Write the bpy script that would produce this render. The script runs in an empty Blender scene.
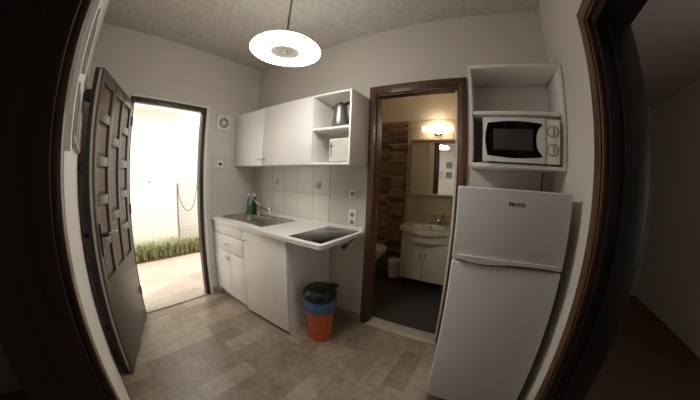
import bpy, bmesh, math, random
from mathutils import Vector, Matrix
random.seed(7)
SC = bpy.context.scene
COL = SC.collection

# ------------------------------------------------------------------ camera
cam_d = bpy.data.cameras.new('camera')
cam = bpy.data.objects.new('camera', cam_d); COL.objects.link(cam)
RT = Vector((0.84771699, 0.52910979, 0.03766605)); UP = Vector((-0.07959598, 0.05667833, 0.99521457))
FW = Vector((-0.52444292, 0.84665837, -0.09016219))
m = Matrix((RT, UP, -FW)).transposed().to_4x4(); m.translation = Vector((2.52964, -1.82060, 1.34092))
cam.matrix_world = m
cam_d.type = 'PANO'
cam_d.panorama_type = 'FISHEYE_LENS_POLYNOMIAL'
cam_d.sensor_width = 36; cam_d.sensor_fit = 'HORIZONTAL'
cam_d.fisheye_fov = math.radians(200)
cam_d.fisheye_polynomial_k0 = 1.12219135e-04
cam_d.fisheye_polynomial_k1 = -8.02910525e-02
cam_d.fisheye_polynomial_k2 = 2.22639389e-05
cam_d.fisheye_polynomial_k3 = 3.22239645e-05
cam_d.fisheye_polynomial_k4 = -5.63796156e-07
cam_d.clip_start = 0.01
SC.camera = cam

# ------------------------------------------------------------------ world, sun, exposure
w = bpy.data.worlds.new('sky'); SC.world = w; w.use_nodes = True
bg = w.node_tree.nodes['Background']
bg.inputs[0].default_value = (1.0, 0.97, 0.93, 1); bg.inputs[1].default_value = 1.9
sun_d = bpy.data.lights.new('sun', 'SUN'); sun_d.energy = 1.0; sun_d.angle = math.radians(3); sun_d.color = (1, .95, .85)
sun = bpy.data.objects.new('sun', sun_d); COL.objects.link(sun)
sun.rotation_euler = Vector((-0.25, 0.45, -1)).to_track_quat('-Z', 'Y').to_euler()
SC.view_settings.view_transform = 'Standard'; SC.view_settings.look = 'None'
SC.view_settings.exposure = 0.65; SC.view_settings.gamma = 1.0
SC.view_settings.use_curve_mapping = False
LAMP_E = 19.0
BATH_E = 20.0

# ------------------------------------------------------------------ materials
def lin(c):
    return tuple((x/255/12.92 if x/255 <= .04045 else ((x/255+.055)/1.055)**2.4) for x in c)
def mat(name, rgb, rough=.5, metal=0, noise=.06, nscale=8, bump=0, bscale=60, spec=.5, emit=0, coat=0, trans=0):
    mt = bpy.data.materials.new(name); mt.use_nodes = True
    nt = mt.node_tree; b = nt.nodes['Principled BSDF']
    c = lin(rgb)
    b.inputs['Roughness'].default_value = rough; b.inputs['Metallic'].default_value = metal
    b.inputs['Specular IOR Level'].default_value = spec
    b.inputs['Coat Weight'].default_value = coat
    b.inputs['Transmission Weight'].default_value = trans
    tc = nt.nodes.new('ShaderNodeTexCoord')
    if noise:
        n = nt.nodes.new('ShaderNodeTexNoise'); n.inputs['Scale'].default_value = nscale; n.inputs['Detail'].default_value = 4
        nt.links.new(tc.outputs['Object'], n.inputs['Vector'])
        mx = nt.nodes.new('ShaderNodeMix'); mx.data_type = 'RGBA'
        mx.inputs[6].default_value = (*[x*(1-noise) for x in c], 1); mx.inputs[7].default_value = (*[min(1, x*(1+noise)) for x in c], 1)
        nt.links.new(n.outputs['Fac'], mx.inputs[0]); nt.links.new(mx.outputs[2], b.inputs['Base Color'])
    else:
        b.inputs['Base Color'].default_value = (*c, 1)
    if bump:
        n2 = nt.nodes.new('ShaderNodeTexNoise'); n2.inputs['Scale'].default_value = bscale; n2.inputs['Detail'].default_value = 3
        nt.links.new(tc.outputs['Object'], n2.inputs['Vector'])
        bp = nt.nodes.new('ShaderNodeBump'); bp.inputs['Strength'].default_value = bump; bp.inputs['Distance'].default_value = .01
        nt.links.new(n2.outputs['Fac'], bp.inputs['Height']); nt.links.new(bp.outputs[0], b.inputs['Normal'])
    if emit:
        b.inputs['Emission Color'].default_value = (*c, 1); b.inputs['Emission Strength'].default_value = emit
    return mt

def wood(name, a, bcol, rough=.45, axis='Z', scale=1.0, coat=.2):
    mt = bpy.data.materials.new(name); mt.use_nodes = True
    nt = mt.node_tree; b = nt.nodes['Principled BSDF']; b.inputs['Roughness'].default_value = rough; b.inputs['Coat Weight'].default_value = coat
    tc = nt.nodes.new('ShaderNodeTexCoord'); mp = nt.nodes.new('ShaderNodeMapping')
    s = [28*scale]*3; s['XYZ'.index(axis)] = 1.6*scale; mp.inputs['Scale'].default_value = s
    n = nt.nodes.new('ShaderNodeTexNoise'); n.inputs['Scale'].default_value = 1.5; n.inputs['Detail'].default_value = 6
    r = nt.nodes.new('ShaderNodeValToRGB'); r.color_ramp.elements[0].color = (*lin(a), 1); r.color_ramp.elements[1].color = (*lin(bcol), 1)
    r.color_ramp.elements[0].position = .35; r.color_ramp.elements[1].position = .65
    nt.links.new(tc.outputs['Object'], mp.inputs[0]); nt.links.new(mp.outputs[0], n.inputs['Vector'])
    nt.links.new(n.outputs['Fac'], r.inputs[0]); nt.links.new(r.outputs[0], b.inputs['Base Color'])
    return mt

def tiles(name, cols, mortar, bw, bh, ms=.004, plane='XY', offset=.5, rough=.3, marble=.5, origin=(0, 0), bias=0.0, swap=False, squash=1):
    """brick-texture tiles in metres on a plane of world (object) coordinates"""
    mt = bpy.data.materials.new(name); mt.use_nodes = True
    nt = mt.node_tree; b = nt.nodes['Principled BSDF']; b.inputs['Roughness'].default_value = rough
    L = nt.links
    tc = nt.nodes.new('ShaderNodeTexCoord'); sp = nt.nodes.new('ShaderNodeSeparateXYZ'); L.new(tc.outputs['Object'], sp.inputs[0])
    cb = nt.nodes.new('ShaderNodeCombineXYZ')
    a, c = plane
    L.new(sp.outputs[a], cb.inputs[0]); L.new(sp.outputs[c], cb.inputs[1])
    mp = nt.nodes.new('ShaderNodeMapping'); mp.inputs['Location'].default_value = (-origin[0], -origin[1], 0)
    L.new(cb.outputs[0], mp.inputs[0])
    br = nt.nodes.new('ShaderNodeTexBrick'); L.new(mp.outputs[0], br.inputs['Vector'])
    br.offset = offset; br.squash = squash
    br.inputs['Scale'].default_value = 1; br.inputs['Brick Width'].default_value = bw; br.inputs['Row Height'].default_value = bh
    br.inputs['Mortar Size'].default_value = ms; br.inputs['Mortar Smooth'].default_value = .1; br.inputs['Bias'].default_value = bias
    br.inputs['Color1'].default_value = (*lin(cols[0]), 1); br.inputs['Color2'].default_value = (*lin(cols[1]), 1); br.inputs['Mortar'].default_value = (*lin(mortar), 1)
    out = br.outputs['Color']
    if marble:
        n = nt.nodes.new('ShaderNodeTexNoise'); n.inputs['Scale'].default_value = 9; n.inputs['Detail'].default_value = 9; n.inputs['Roughness'].default_value = .65; n.inputs['Distortion'].default_value = 1.2
        L.new(tc.outputs['Object'], n.inputs['Vector'])
        r = nt.nodes.new('ShaderNodeValToRGB'); r.color_ramp.elements[0].position = .3; r.color_ramp.elements[1].position = .7
        r.color_ramp.elements[0].color = (1-marble, 1-marble, 1-marble, 1); r.color_ramp.elements[1].color = (1, 1, 1, 1)
        L.new(n.outputs['Fac'], r.inputs[0])
        mx = nt.nodes.new('ShaderNodeMix'); mx.data_type = 'RGBA'; mx.blend_type = 'MULTIPLY'; mx.inputs[0].default_value = 1
        L.new(out, mx.inputs[6]); L.new(r.outputs[0], mx.inputs[7]); out = mx.outputs[2]
    L.new(out, b.inputs['Base Color'])
    bp = nt.nodes.new('ShaderNodeBump'); bp.inputs['Strength'].default_value = .3; bp.inputs['Distance'].default_value = .002; bp.invert = True
    L.new(br.outputs['Fac'], bp.inputs['Height']); L.new(bp.outputs[0], b.inputs['Normal'])
    return mt

M = {}
M['wall'] = mat('white_plaster', (216, 209, 199), .9, noise=.03, nscale=3, bump=.15, bscale=90)
M['ceiling'] = mat('stippled_ceiling', (207, 201, 191), .95, noise=.3, nscale=36, bump=1.0, bscale=75)
M['floor'] = tiles('marble_floor', ((178, 161, 141), (138, 122, 104)), (136, 121, 104), .42, .15, .0015, (1, 0), rough=.3, marble=.45)
M['floor_dark'] = tiles('dark_floor', ((66, 62, 58), (58, 55, 52)), (45, 42, 40), .33, .33, .003, (0, 1), offset=0, rough=.35, marble=.2)
M['floor_red'] = mat('brown_floor', (110, 80, 66), .4, nscale=6, noise=.15)
M['tile_white'] = tiles('white_wall_tile', ((226, 220, 208), (222, 215, 203)), (192, 185, 174), .205, .275, .0035, (0, 2), offset=0, rough=.22, marble=.04, origin=(-.05, .9))
M['slab_white'] = mat('glazed_panel', (208, 203, 195), .25, noise=.02)
M['tile_beige'] = tiles('beige_bath_tile', ((205, 190, 165), (200, 184, 158)), (150, 136, 112), .6, .29, .004, (0, 2), offset=0, rough=.3, marble=.08, origin=(1.47, .03))
M['mosaic'] = tiles('slate_mosaic', ((196, 164, 132), (92, 70, 56)), (60, 48, 38), .2, .038, .003, (0, 2), offset=.37, rough=.5, marble=.45, squash=1.6)
M['cream'] = mat('cream_paint', (224, 212, 192), .85, noise=.03)
M['cab'] = mat('white_laminate', (246, 242, 236), .28, noise=.015)
M['cab_in'] = mat('white_carcass', (236, 233, 228), .5, noise=.015)
M['counter'] = mat('speckled_worktop', (236, 232, 226), .3, noise=.06, nscale=120)
M['steel'] = mat('brushed_steel', (190, 186, 178), .25, 1, noise=.05, nscale=40)
M['steel_dull'] = mat('dull_steel', (150, 145, 137), .38, 1, noise=.05, nscale=40)
M['chrome'] = mat('chrome', (215, 213, 208), .1, 1, noise=0)
M['brown'] = wood('dark_brown_wood', (66, 40, 25), (106, 68, 43))
M['brown_x'] = wood('dark_brown_wood_level', (66, 40, 25), (106, 68, 43), axis='X')
M['brown_y'] = wood('dark_brown_wood_across', (66, 40, 25), (106, 68, 43), axis='Y')
M['dark'] = wood('near_black_brown_wood', (46, 33, 26), (66, 49, 39))
M['leaf'] = wood('door_wood', (74, 61, 51), (92, 77, 66), rough=.45, coat=.05, scale=1.6)
M['leaf_panel'] = wood('door_panel_wood', (70, 52, 40), (112, 86, 66), rough=.5, scale=.7, coat=0)
M['black'] = mat('black_plastic', (22, 21, 21), .35, noise=.05)
M['glass_black'] = mat('black_glass', (16, 15, 15), .12, noise=0, spec=.35)
M['hobring'] = mat('hob_print', (110, 106, 100), .3, noise=0)
M['white'] = mat('white_plastic', (238, 235, 229), .35, noise=.01)
M['fridge'] = mat('white_enamel', (228, 226, 224), .3, noise=.015, bump=.02, bscale=200)
M['grey'] = mat('grey_plastic', (150, 146, 140), .4, noise=.03)
M['beige'] = mat('beige_plastic', (222, 212, 188), .4, noise=.02)
M['orange'] = mat('orange_plastic', (206, 104, 54), .4, noise=.06)
M['blue'] = mat('blue_bag', (70, 104, 150), .35, noise=.3, nscale=30, bump=.6, bscale=30)
M['bluedot'] = mat('blue_sticker', (52, 120, 170), .5, noise=.02)
M['green'] = mat('green_soap', (70, 140, 50), .2, noise=.1)
M['darkgreen'] = mat('dark_green_label', (28, 62, 36), .3, noise=.1)
M['marble'] = mat('pale_marble', (172, 162, 148), .3, noise=.15, nscale=9)
M['porcelain'] = mat('porcelain', (226, 220, 208), .12, noise=.01, coat=.3)
M['vanity'] = mat('vanity_laminate', (214, 204, 186), .35, noise=.02)
M['mirror'] = mat('mirror_glass', (235, 235, 230), .01, 1, noise=0)
M['lamp'] = mat('lamp_glow', (255, 252, 247), .5, noise=0, emit=LAMP_E)
M['lampcap'] = mat('frosted_cap', (196, 190, 178), .6, noise=.02)
M['bathglow'] = mat('bath_glow', (255, 238, 208), .5, noise=0, emit=BATH_E)
M['bathglow2'] = mat('bath_glow_soft', (255, 236, 204), .5, noise=0, emit=BATH_E*.2)
M['outwall'] = mat('sunlit_render', (236, 230, 220), .9, noise=.04, nscale=4, bump=.2, bscale=40)
M['outbrick'] = tiles('painted_brick', ((240, 235, 226), (235, 229, 219)), (222, 214, 202), .3, .085, .006, (1, 2), rough=.9, marble=.06)
M['paving'] = tiles('courtyard_paving', ((204, 190, 174), (190, 176, 160)), (172, 158, 143), .42, .2, .004, (1, 0), rough=.6, marble=.15)
M['soil'] = mat('soil', (92, 72, 54), .95, noise=.3, nscale=30, bump=1)
M['grassA'] = mat('grass_blade', (152, 152, 108), .6, noise=.35, nscale=14)
M['edge'] = mat('dark_door_edge', (30, 24, 21), .4, noise=.1)
M['hose'] = mat('grey_hose', (120, 116, 110), .4, noise=.05)
M['print1'] = mat('blue_grey_print', (96, 112, 118), .6, noise=.35, nscale=30)
M['print2'] = mat('pale_grey_print', (186, 186, 180), .6, noise=.2, nscale=30)
M['silverframe'] = mat('silver_frame', (170, 164, 152), .4, noise=.05)
M['glassclear'] = mat('clear_plastic', (225, 235, 228), .1, noise=0, trans=.7)

# ------------------------------------------------------------------ helpers
def nb(): return bmesh.new()
def box(bm, x0, x1, y0, y1, z0, z1, bev=0, seg=2):
    x0, x1 = sorted((x0, x1)); y0, y1 = sorted((y0, y1)); z0, z1 = sorted((z0, z1))
    r = bmesh.ops.create_cube(bm, size=1)
    vs = r['verts']
    for v in vs:
        v.co = Vector((x0+(v.co.x+.5)*(x1-x0), y0+(v.co.y+.5)*(y1-y0), z0+(v.co.z+.5)*(z1-z0)))
    if bev:
        es = list({e for v in vs for e in v.link_edges})
        bmesh.ops.bevel(bm, geom=es, offset=min(bev, (x1-x0)*.45, (y1-y0)*.45, (z1-z0)*.45), segments=seg, affect='EDGES', profile=.5)
    return bm
def lathe(bm, prof, c, n=32, axis=Vector((0, 0, 1)), cap=True, sx=1, sy=1):
    """prof: list of (radius, height) along axis from point c"""
    q = Vector((0, 0, 1)).rotation_difference(axis.normalized())
    rings = []
    for r, h in prof:
        rings.append([bm.verts.new(Vector(c)+q @ Vector((max(r, 1e-5)*math.cos(2*math.pi*i/n)*sx, max(r, 1e-5)*math.sin(2*math.pi*i/n)*sy, h))) for i in range(n)])
    for a, b in zip(rings, rings[1:]):
        for i in range(n):
            bm.faces.new((a[i], a[(i+1) % n], b[(i+1) % n], b[i]))
    if cap:
        bm.faces.new(rings[0][::-1]); bm.faces.new(rings[-1])
    return bm
def cyl(bm, p0, p1, r, r2=None, n=20):
    p0 = Vector(p0); p1 = Vector(p1); d = p1-p0
    return lathe(bm, [(r, 0), (r if r2 is None else r2, d.length)], p0, n, d)
def tube(bm, pts, r, n=10):
    pts = [Vector(p) for p in pts]
    rings = []; up = Vector((0, 0, 1)); prev = None
    for i, p in enumerate(pts):
        t = (pts[min(i+1, len(pts)-1)]-pts[max(i-1, 0)]).normalized()
        if prev is None:
            a = t.cross(up if abs(t.z) < .9 else Vector((1, 0, 0))).normalized()
        else:
            a = (prev-t*prev.dot(t)).normalized()
        prev = a; b = t.cross(a)
        rr = r[i] if isinstance(r, (list, tuple)) else r
        rings.append([bm.verts.new(p+(a*math.cos(2*math.pi*k/n)+b*math.sin(2*math.pi*k/n))*rr) for k in range(n)])
    for a, b in zip(rings, rings[1:]):
        for i in range(n):
            bm.faces.new((a[i], a[(i+1) % n], b[(i+1) % n], b[i]))
    bm.faces.new(rings[0][::-1]); bm.faces.new(rings[-1])
    return bm
def smoothpath(pts, k=6):
    """Catmull-Rom through points"""
    P = [Vector(p) for p in pts]; P = [2*P[0]-P[1]]+P+[2*P[-1]-P[-2]]; o = []
    for i in range(1, len(P)-2):
        for j in range(k):
            t = j/k; a, b, c, d = P[i-1:i+3]
            o.append(.5*((2*b)+(c-a)*t+(2*a-5*b+4*c-d)*t*t+(3*b-a-3*c+d)*t**3))
    o.append(P[-2]); return o
def prism(bm, poly, lo, hi, axis='Z', bev=0):
    """poly 2-D points extruded along an axis from lo to hi"""
    def mk(p, h):
        if axis == 'Z': return Vector((p[0], p[1], h))
        if axis == 'Y': return Vector((p[0], h, p[1]))
        return Vector((h, p[0], p[1]))
    a = [bm.verts.new(mk(p, lo)) for p in poly]; b = [bm.verts.new(mk(p, hi)) for p in poly]; n = len(poly)
    bm.faces.new(a[::-1]); bm.faces.new(b)
    for i in range(n): bm.faces.new((a[i], a[(i+1) % n], b[(i+1) % n], b[i]))
    return bm
def rrect(x0, x1, y0, y1, r, n=5):
    o = []
    for cx, cy, a0 in ((x1-r, y1-r, 0), (x0+r, y1-r, 90), (x0+r, y0+r, 180), (x1-r, y0+r, 270)):
        for i in range(n+1):
            a = math.radians(a0+90*i/n); o.append((cx+r*math.cos(a), cy+r*math.sin(a)))
    return o
def wloc(o):
    l = Vector((0, 0, 0))
    while o is not None: l = l+o.location; o = o.parent
    return l
def obj(name, bm, material, parent=None, local=False, origin=None, smooth=True):
    bmesh.ops.recalc_face_normals(bm, faces=bm.faces[:])
    off = wloc(parent) if (parent is not None and not local) else Vector((0, 0, 0))
    if origin is not None: off = Vector(origin)
    if not local:
        for v in bm.verts: v.co -= off
    me = bpy.data.meshes.new(name); bm.to_mesh(me); bm.free()
    me.materials.append(material)
    if smooth:
        for p in me.polygons: p.use_smooth = True
        me.set_sharp_from_angle(angle=math.radians(35))
    o = bpy.data.objects.new(name, me); COL.objects.link(o)
    if parent is not None: o.parent = parent
    elif origin is not None: o.location = origin
    return o
def thing(name, label, cat, loc=(0, 0, 0), group=None, rotz=0):
    o = bpy.data.objects.new(name, None); COL.objects.link(o); o.empty_display_size = .05
    o.location = loc; o.rotation_euler = (0, 0, rotz); o['label'] = label; o['category'] = cat
    if group: o['group'] = group
    return o
def tag(o, label, cat, group=None):
    o['label'] = label; o['category'] = cat
    if group: o['group'] = group
    return o
def struct(name, bm, material, label=None, cat=None, parent=None, smooth=False):
    o = obj(name, bm, material, parent, smooth=smooth)
    if parent is None: o['kind'] = 'structure'
    if label: o['label'] = label; o['category'] = cat
    return o
def structroot(name, label, cat, loc=(0, 0, 0), rotz=0):
    o = thing(name, label, cat, loc, rotz=rotz); o['kind'] = 'structure'; return o

H = 2.68; W = 2.985; YD = -1.89
# ------------------------------------------------------------------ structure
struct('floor', box(nb(), -.15, W+.15, YD-.15, .02, -.1, 0), M['floor'], 'kitchen floor of grey beige marble planks', 'floor')
struct('floor_bathroom', box(nb(), .4, 2.5, .02, 1.57, -.1, 0), M['floor_dark'], 'dark grey tiled floor inside the bathroom', 'floor')
struct('floor_side_room', box(nb(), W+.15, 5.0, -3.2, 1.8, -.1, 0), M['floor_red'], 'reddish brown floor beyond the right doorway', 'floor')
struct('floor_rear_room', box(nb(), .6, W+.15, -5.0, YD-.15, -.1, 0), M['floor'], 'marble floor of the room behind the left doorway', 'floor')
struct('ceiling', box(nb(), -.15, W+.15, YD-.15, .12, H, H+.1), M['ceiling'], 'rough stippled kitchen ceiling', 'ceiling')
struct('ceiling_bathroom', box(nb(), .4, 2.5, .08, 1.57, 2.6, 2.7), M['cream'], 'cream bathroom ceiling', 'ceiling')
struct('ceiling_side_room', box(nb(), W+.15, 5.0, -3.2, 1.8, 2.6, 2.7), M['wall'], 'ceiling of the room beyond the right doorway', 'ceiling')
struct('ceiling_rear_room', box(nb(), .6, W+.15, -5.0, YD-.15, 2.6, 2.7), M['wall'], 'ceiling of the room behind the left doorway', 'ceiling')

EY0, EY1, EZ = -1.49, -.69, 2.05       # entry opening incl. frame
b = nb(); box(b, -.09, 0, EY1, .12, -.1, H); box(b, -.09, 0, YD-.15, EY0, -.1, H); box(b, -.09, 0, EY0, EY1, EZ, H)
struct('wall_left', b, M['wall'], 'white plaster wall holding the entrance door', 'wall')
b = nb(); box(b, -.004, .006, YD, 0, 2.30, H-.001)
struct('trim_1', b, M['wall'], 'shallow raised plaster band along the top of the entrance wall', 'wall band')
BX0, BX1, BZ, BT = 1.634, 2.316, 2.06, .08
b = nb(); box(b, 0, BX0, 0, BT, 0, H); box(b, BX1, W, 0, BT, 0, H); box(b, BX0, BX1, 0, BT, BZ, H)
struct('wall_back', b, M['wall'], 'white plaster wall behind the kitchen units and fridge', 'wall')
RY1, RY0, RZ = -.86, -1.74, 2.01
b = nb(); box(b, W, W+.15, RY1, .12, -.1, H); box(b, W, W+.15, -3.2, RY0, -.1, H); box(b, W, W+.15, RY0, RY1, RZ, H)
struct('wall_right', b, M['wall'], 'white wall to the right of the fridge', 'wall')
DX0, DX1, DZ = 1.99, 2.80, 2.02
b = nb(); box(b, 0, DX0, YD, YD-.15, -.0, H); box(b, DX1, W, YD, YD-.15, 0, H); box(b, DX0, DX1, YD, YD-.15, DZ, H)
struct('wall_front', b, M['wall'], 'white wall beside the open entrance door', 'wall')
# bathroom shell
YB = 1.42
struct('wall_bathroom_back', box(nb(), .4, 2.5, YB, YB+.15, 0, 2.6), M['cream'], 'cream painted bathroom end wall above the tiles', 'wall')
struct('wall_bathroom_left', box(nb(), .4, .55, .08, YB, 0, 2.6), M['cream'], 'bathroom side wall beside the toilet', 'wall')
struct('wall_bathroom_right', box(nb(), 2.375, 2.5, .08, YB, 0, 2.6), M['cream'], 'bathroom side wall beside the washbasin', 'wall')
struct('trim_2', box(nb(), 1.44, 2.375, YB-.012, YB, 0, 2.17), M['tile_beige'], 'beige tiles on the wall behind the washbasin', 'wall tiles')
struct('trim_3', box(nb(), .55, 1.44, YB-.016, YB, 0, 2.17), M['mosaic'], 'brown slate strip mosaic on the wall by the toilet', 'wall tiles')
# side room / rear room shells
b = nb(); box(b, W+.15, 5.0, 1.8, 1.95, 0, 2.6); box(b, W+.05, W+.15, .12, 1.8, 0, 2.6); box(b, 5.0, 5.15, -1.2, 1.8, 0, 2.6); box(b, 5.0, 5.15, -3.2, -1.9, 0, 2.6); box(b, 5.0, 5.15, -2.4, -1.2, 0, .9); box(b, 5.0, 5.15, -2.4, -1.2, 2.1, 2.6); box(b, W+.15, 5.0, -3.35, -3.2, 0, 2.6)  # far wall leaves an invented, unseen window gap to let daylight in
struct('wall_side_room', b, M['wall'], 'white walls of the room beyond the right doorway', 'wall')
b = nb(); box(b, .6, W+.15, -5.15, -5.0, 0, 2.6); box(b, .45, .6, -5.0, YD-.15, 0, 2.6); box(b, W+.15, W+.3, -5.0, -3.2, 0, 2.6)
struct('wall_rear_room', b, M['wall'], 'white walls of the room behind the left doorway', 'wall')

# kitchen splash-back tiles
struct('trim_4', box(nb(), .006, 1.182, -.008, 0, .86, 1.47), M['tile_white'], 'square white splashback tiles above the sink', 'wall tiles')
struct('trim_5', box(nb(), 1.187, 1.572, -.012, 0, .86, 1.455, .002), M['slab_white'], 'plain white splashback panel above the hob', 'wall panel')
struct('trim_6', box(nb(), 0, .008, -.60, 0, .86, 1.55, .002), M['slab_white'], 'plain white splashback on the entrance wall beside the sink', 'wall panel')
struct('baseboard_back', box(nb(), 1.21, 1.572, -.012, 0, 0, .07, .003), M['marble'], 'pale skirting under the worktop overhang', 'skirting')
struct('baseboard_left', box(nb(), 0, .012, -.66, -.585, 0, .07, .002), M['marble'], 'short pale skirting beside the entrance door', 'skirting')

# door_1 : entrance --------------------------------------------------------
d1 = structroot('door_1', 'open dark brown entrance door with raised block panels', 'door', (0, EY0, 0))
b = nb(); box(b, -.06, .014, EY1-.045, EY1, 0, EZ, .004); box(b, -.06, .014, EY0, EY0+.04, 0, EZ, .004)
box(b, -.06, .014, EY0+.04, EY1-.045, EZ-.05, EZ, .004)
obj('door_frame', b, M['dark'], d1)
obj('casing', box(box(nb(), 0, .016, EY1, EY1+.035, 0, EZ+.03, .004), 0, .010, EY0, EY1, EZ, EZ+.02, .003), M['white'], d1)
obj('threshold', box(nb(), -.22, .01, EY0+.04, EY1-.045, -.06, .012, .003), M['marble'], d1)
# leaf in its own rotated frame: s along x, inner face at y=0, thickness towards -y
rotz = math.atan2(-.399, .917)
leaf = box(nb(), 0, .80, -.045, -.018, .02, 1.965)
# stiles and rails raised over the sunk panels
def rail(bm, s0, s1, z0, z1): box(bm, s0, s1, -.019, 0, z0, z1, .004)
for s0, s1 in ((0, .08), (.28, .32), (.50, .56), (.76, .80)): rail(leaf, s0, s1, .695, 1.965)
rail(leaf, .08, .76, 1.885, 1.965); rail(leaf, 0, .80, .02, .70)
for s0, s1 in ((.08, .28), (.56, .76)):
    for zc in (1.69, 1.425, 1.19, .93): rail(leaf, s0, s1, zc-.03, zc+.03)
for zc in (1.57, 1.06): rail(leaf, .32, .50, zc-.03, zc+.03)
lf = obj('door_leaf', leaf, M['leaf'], d1, local=True)
lf.location = (.012+.096-.01, .02, 0); lf.rotation_euler = (0, 0, rotz)
b = nb()
def pyr(bm, s0, s1, z0, z1):
    # bevelled block panel standing in the sunken field
    m_ = .022
    o = [bm.verts.new((x, -.0185, z)) for x, z in ((s0, z0), (s1, z0), (s1, z1), (s0, z1))]
    i = [bm.verts.new((x, -.011, z)) for x, z in ((s0+m_, z0+m_), (s1-m_, z0+m_), (s1-m_, z1-m_), (s0+m_, z1-m_))]
    for k in range(4): bm.faces.new((o[k], o[(k+1) % 4], i[(k+1) % 4], i[k]))
    bm.faces.new(i)
for s0, s1, zs in ((.08, .28, (1.915, 1.69, 1.425, 1.19, .93, .67)), (.56, .76, (1.915, 1.69, 1.425, 1.19, .93, .67)), (.32, .50, (1.915, 1.57, 1.06, .67))):
    for k in range(len(zs)-1):
        z1 = zs[k]-.03; z0 = zs[k+1]+.03
        bb = nb(); pyr(bb, s0+.004, s1-.004, z0+.004, z1-.004)
        o = obj('panel', bb, M['leaf_panel'], lf, local=True, smooth=False)
obj('edge_strip', box(nb(), .7995, .8025, -.03, -.012, .03, 1.955), M['steel'], lf, local=True)
obj('closing_edge', box(nb(), .797, .8015, -.060, -.030, .02, 1.965, .003), M['edge'], lf, local=True)
obj('outer_facing', box(nb(), .0, .799, -.062, -.045, .02, 1.965, .003), M['edge'], lf, local=True)
b = nb(); box(b, .735, .765, -.002, .008, .86, 1.06, .004); cyl(b, (.75, .006, .99), (.75, .05, .99), .011); tube(b, smoothpath([(.75, .05, .99), (.70, .052, .992), (.62, .05, .985), (.60, .05, .98)]), .009)
obj('handle', b, M['black'], lf, local=True)
b = nb(); cyl(b, (.75, -.062, .99), (.75, -.11, .99), .011); tube(b, [(.75, -.11, .99), (.63, -.108, .985)], .009); box(b, .735, .765, -.068, -.06, .86, 1.06, .003)
obj('outer_handle', b, M['black'], lf, local=True)
obj('lever_tip', cyl(nb(), (.605, .05, .981), (.585, .049, .979), .0095), M['chrome'], lf, local=True)
obj('sticker', cyl(nb(), (.715, -.0005, .81), (.715, .0015, .81), .022, n=24), M['bluedot'], lf, local=True)
for z in (1.80, 1.38):
    b = nb(); box(b, .74, .80, -.10, -.06, z-.035, z+.035, .005); cyl(b, (.77, -.10, z), (.77, -.115, z), .018)
    obj('bolt_lock', b, M['black'], lf, local=True)
for z in (.3, 1.05, 1.8):
    obj('hinge', cyl(nb(), (.0, .004, z-.04), (.0, .004, z+.04), .008), M['dark'], lf, local=True)

# door_2 : bathroom doorway -------------------------------------------------
d2 = structroot('door_2', 'brown wooden door frame around the bathroom doorway', 'door frame', (1.97, 0, 0))
b = nb()
for x0, x1 in ((1.574, BX0+.004), (BX1-.004, 2.374)): box(b, x0, x1, -.022, .0, 0, 2.13, .004); box(b, x0+.012, x1-.012, -.030, -.02, 0, 2.118, .004)
obj('jamb_casing', b, M['brown'], d2)
b = nb(); box(b, 1.574, 2.374, -.023, .0, 2.06, 2.13, .004); box(b, 1.586, 2.362, -.031, -.02, 2.072, 2.118, .004)
obj('head_casing', b, M['brown_x'], d2)
b = nb(); box(b, BX0, BX0+.015, 0, BT, 0, BZ); box(b, BX1-.015, BX1, 0, BT, 0, BZ); box(b, BX0+.015, BX1-.015, 0, BT, BZ-.015, BZ)
obj('lining', b, M['brown'], d2)
obj('door_stop', box(nb(), BX1-.034, BX1-.015, .012, .05, .01, BZ-.02, .003), M['cream'], d2)
b = nb()
for x0, x1 in ((1.574, BX0+.004), (BX1-.004, 2.374)): box(b, x0, x1, BT, BT+.02, 0, 2.13, .004)
box(b, BX0+.004, BX1-.004, BT, BT+.02, 2.055, 2.13, .004)
obj('bathroom_side_casing', b, M['brown'], d2)
obj('strike_plate', box(nb(), BX0+.0145, BX0+.017, .03, .05, 1.0, 1.12, .001), M['steel'], d2)
obj('threshold', box(nb(), BX0, BX1, -.035, .12, -.01, .012, .004), M['marble'], d2)

# door_3 : right doorway ----------------------------------------------------
d3 = structroot('door_3', 'dark brown wooden frame of the doorway at the right edge', 'door frame', (W, -1.3, 0))
b = nb()
for y0, y1 in ((-.775, RY1-.004), (RY0+.004, RY0-.085)): box(b, W-.022, W, y0, y1, 0, 2.095, .004); box(b, W-.03, W-.02, y0-.012, y1+.012, 0, 2.083, .004)
obj('jamb_casing', b, M['brown'], d3)
obj('head_casing', box(box(nb(), W-.023, W, -.775, RY0-.085, RZ, 2.095, .004), W-.031, W-.02, -.787, RY0-.073, RZ+.012, 2.083, .004), M['brown_y'], d3)
b = nb(); box(b, W, W+.15, RY1-.03, RY1, 0, RZ); box(b, W, W+.15, RY0, RY0+.03, 0, RZ); box(b, W, W+.15, RY0+.03, RY1-.03, RZ-.03, RZ)
box(b, W+.05, W+.15, RY1-.045, RY1-.03, 0, RZ-.03, .002)
obj('lining', b, M['edge'], d3)
# door_4 : doorway the picture is taken from ----------------------------------
d4 = structroot('door_4', 'brown wooden frame of the doorway at the left edge', 'door frame', (2.4, YD, 0))
b = nb()
for x0, x1 in ((1.925, DX0+.004), (DX1-.004, 2.865)): box(b, x0, x1, YD, YD+.018, 0, 2.10, .004)
obj('jamb_casing', b, M['brown'], d4)
obj('head_casing', box(nb(), 1.925, 2.865, YD, YD+.019, DZ, 2.10, .004), M['brown_x'], d4)
b = nb(); box(b, DX0, DX0+.025, YD-.15, YD, 0, DZ); box(b, DX1-.025, DX1, YD-.15, YD, 0, DZ); box(b, DX0+.025, DX1-.025, YD-.15, YD, DZ-.025, DZ)
obj('lining', b, M['dark'], d4)

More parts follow.
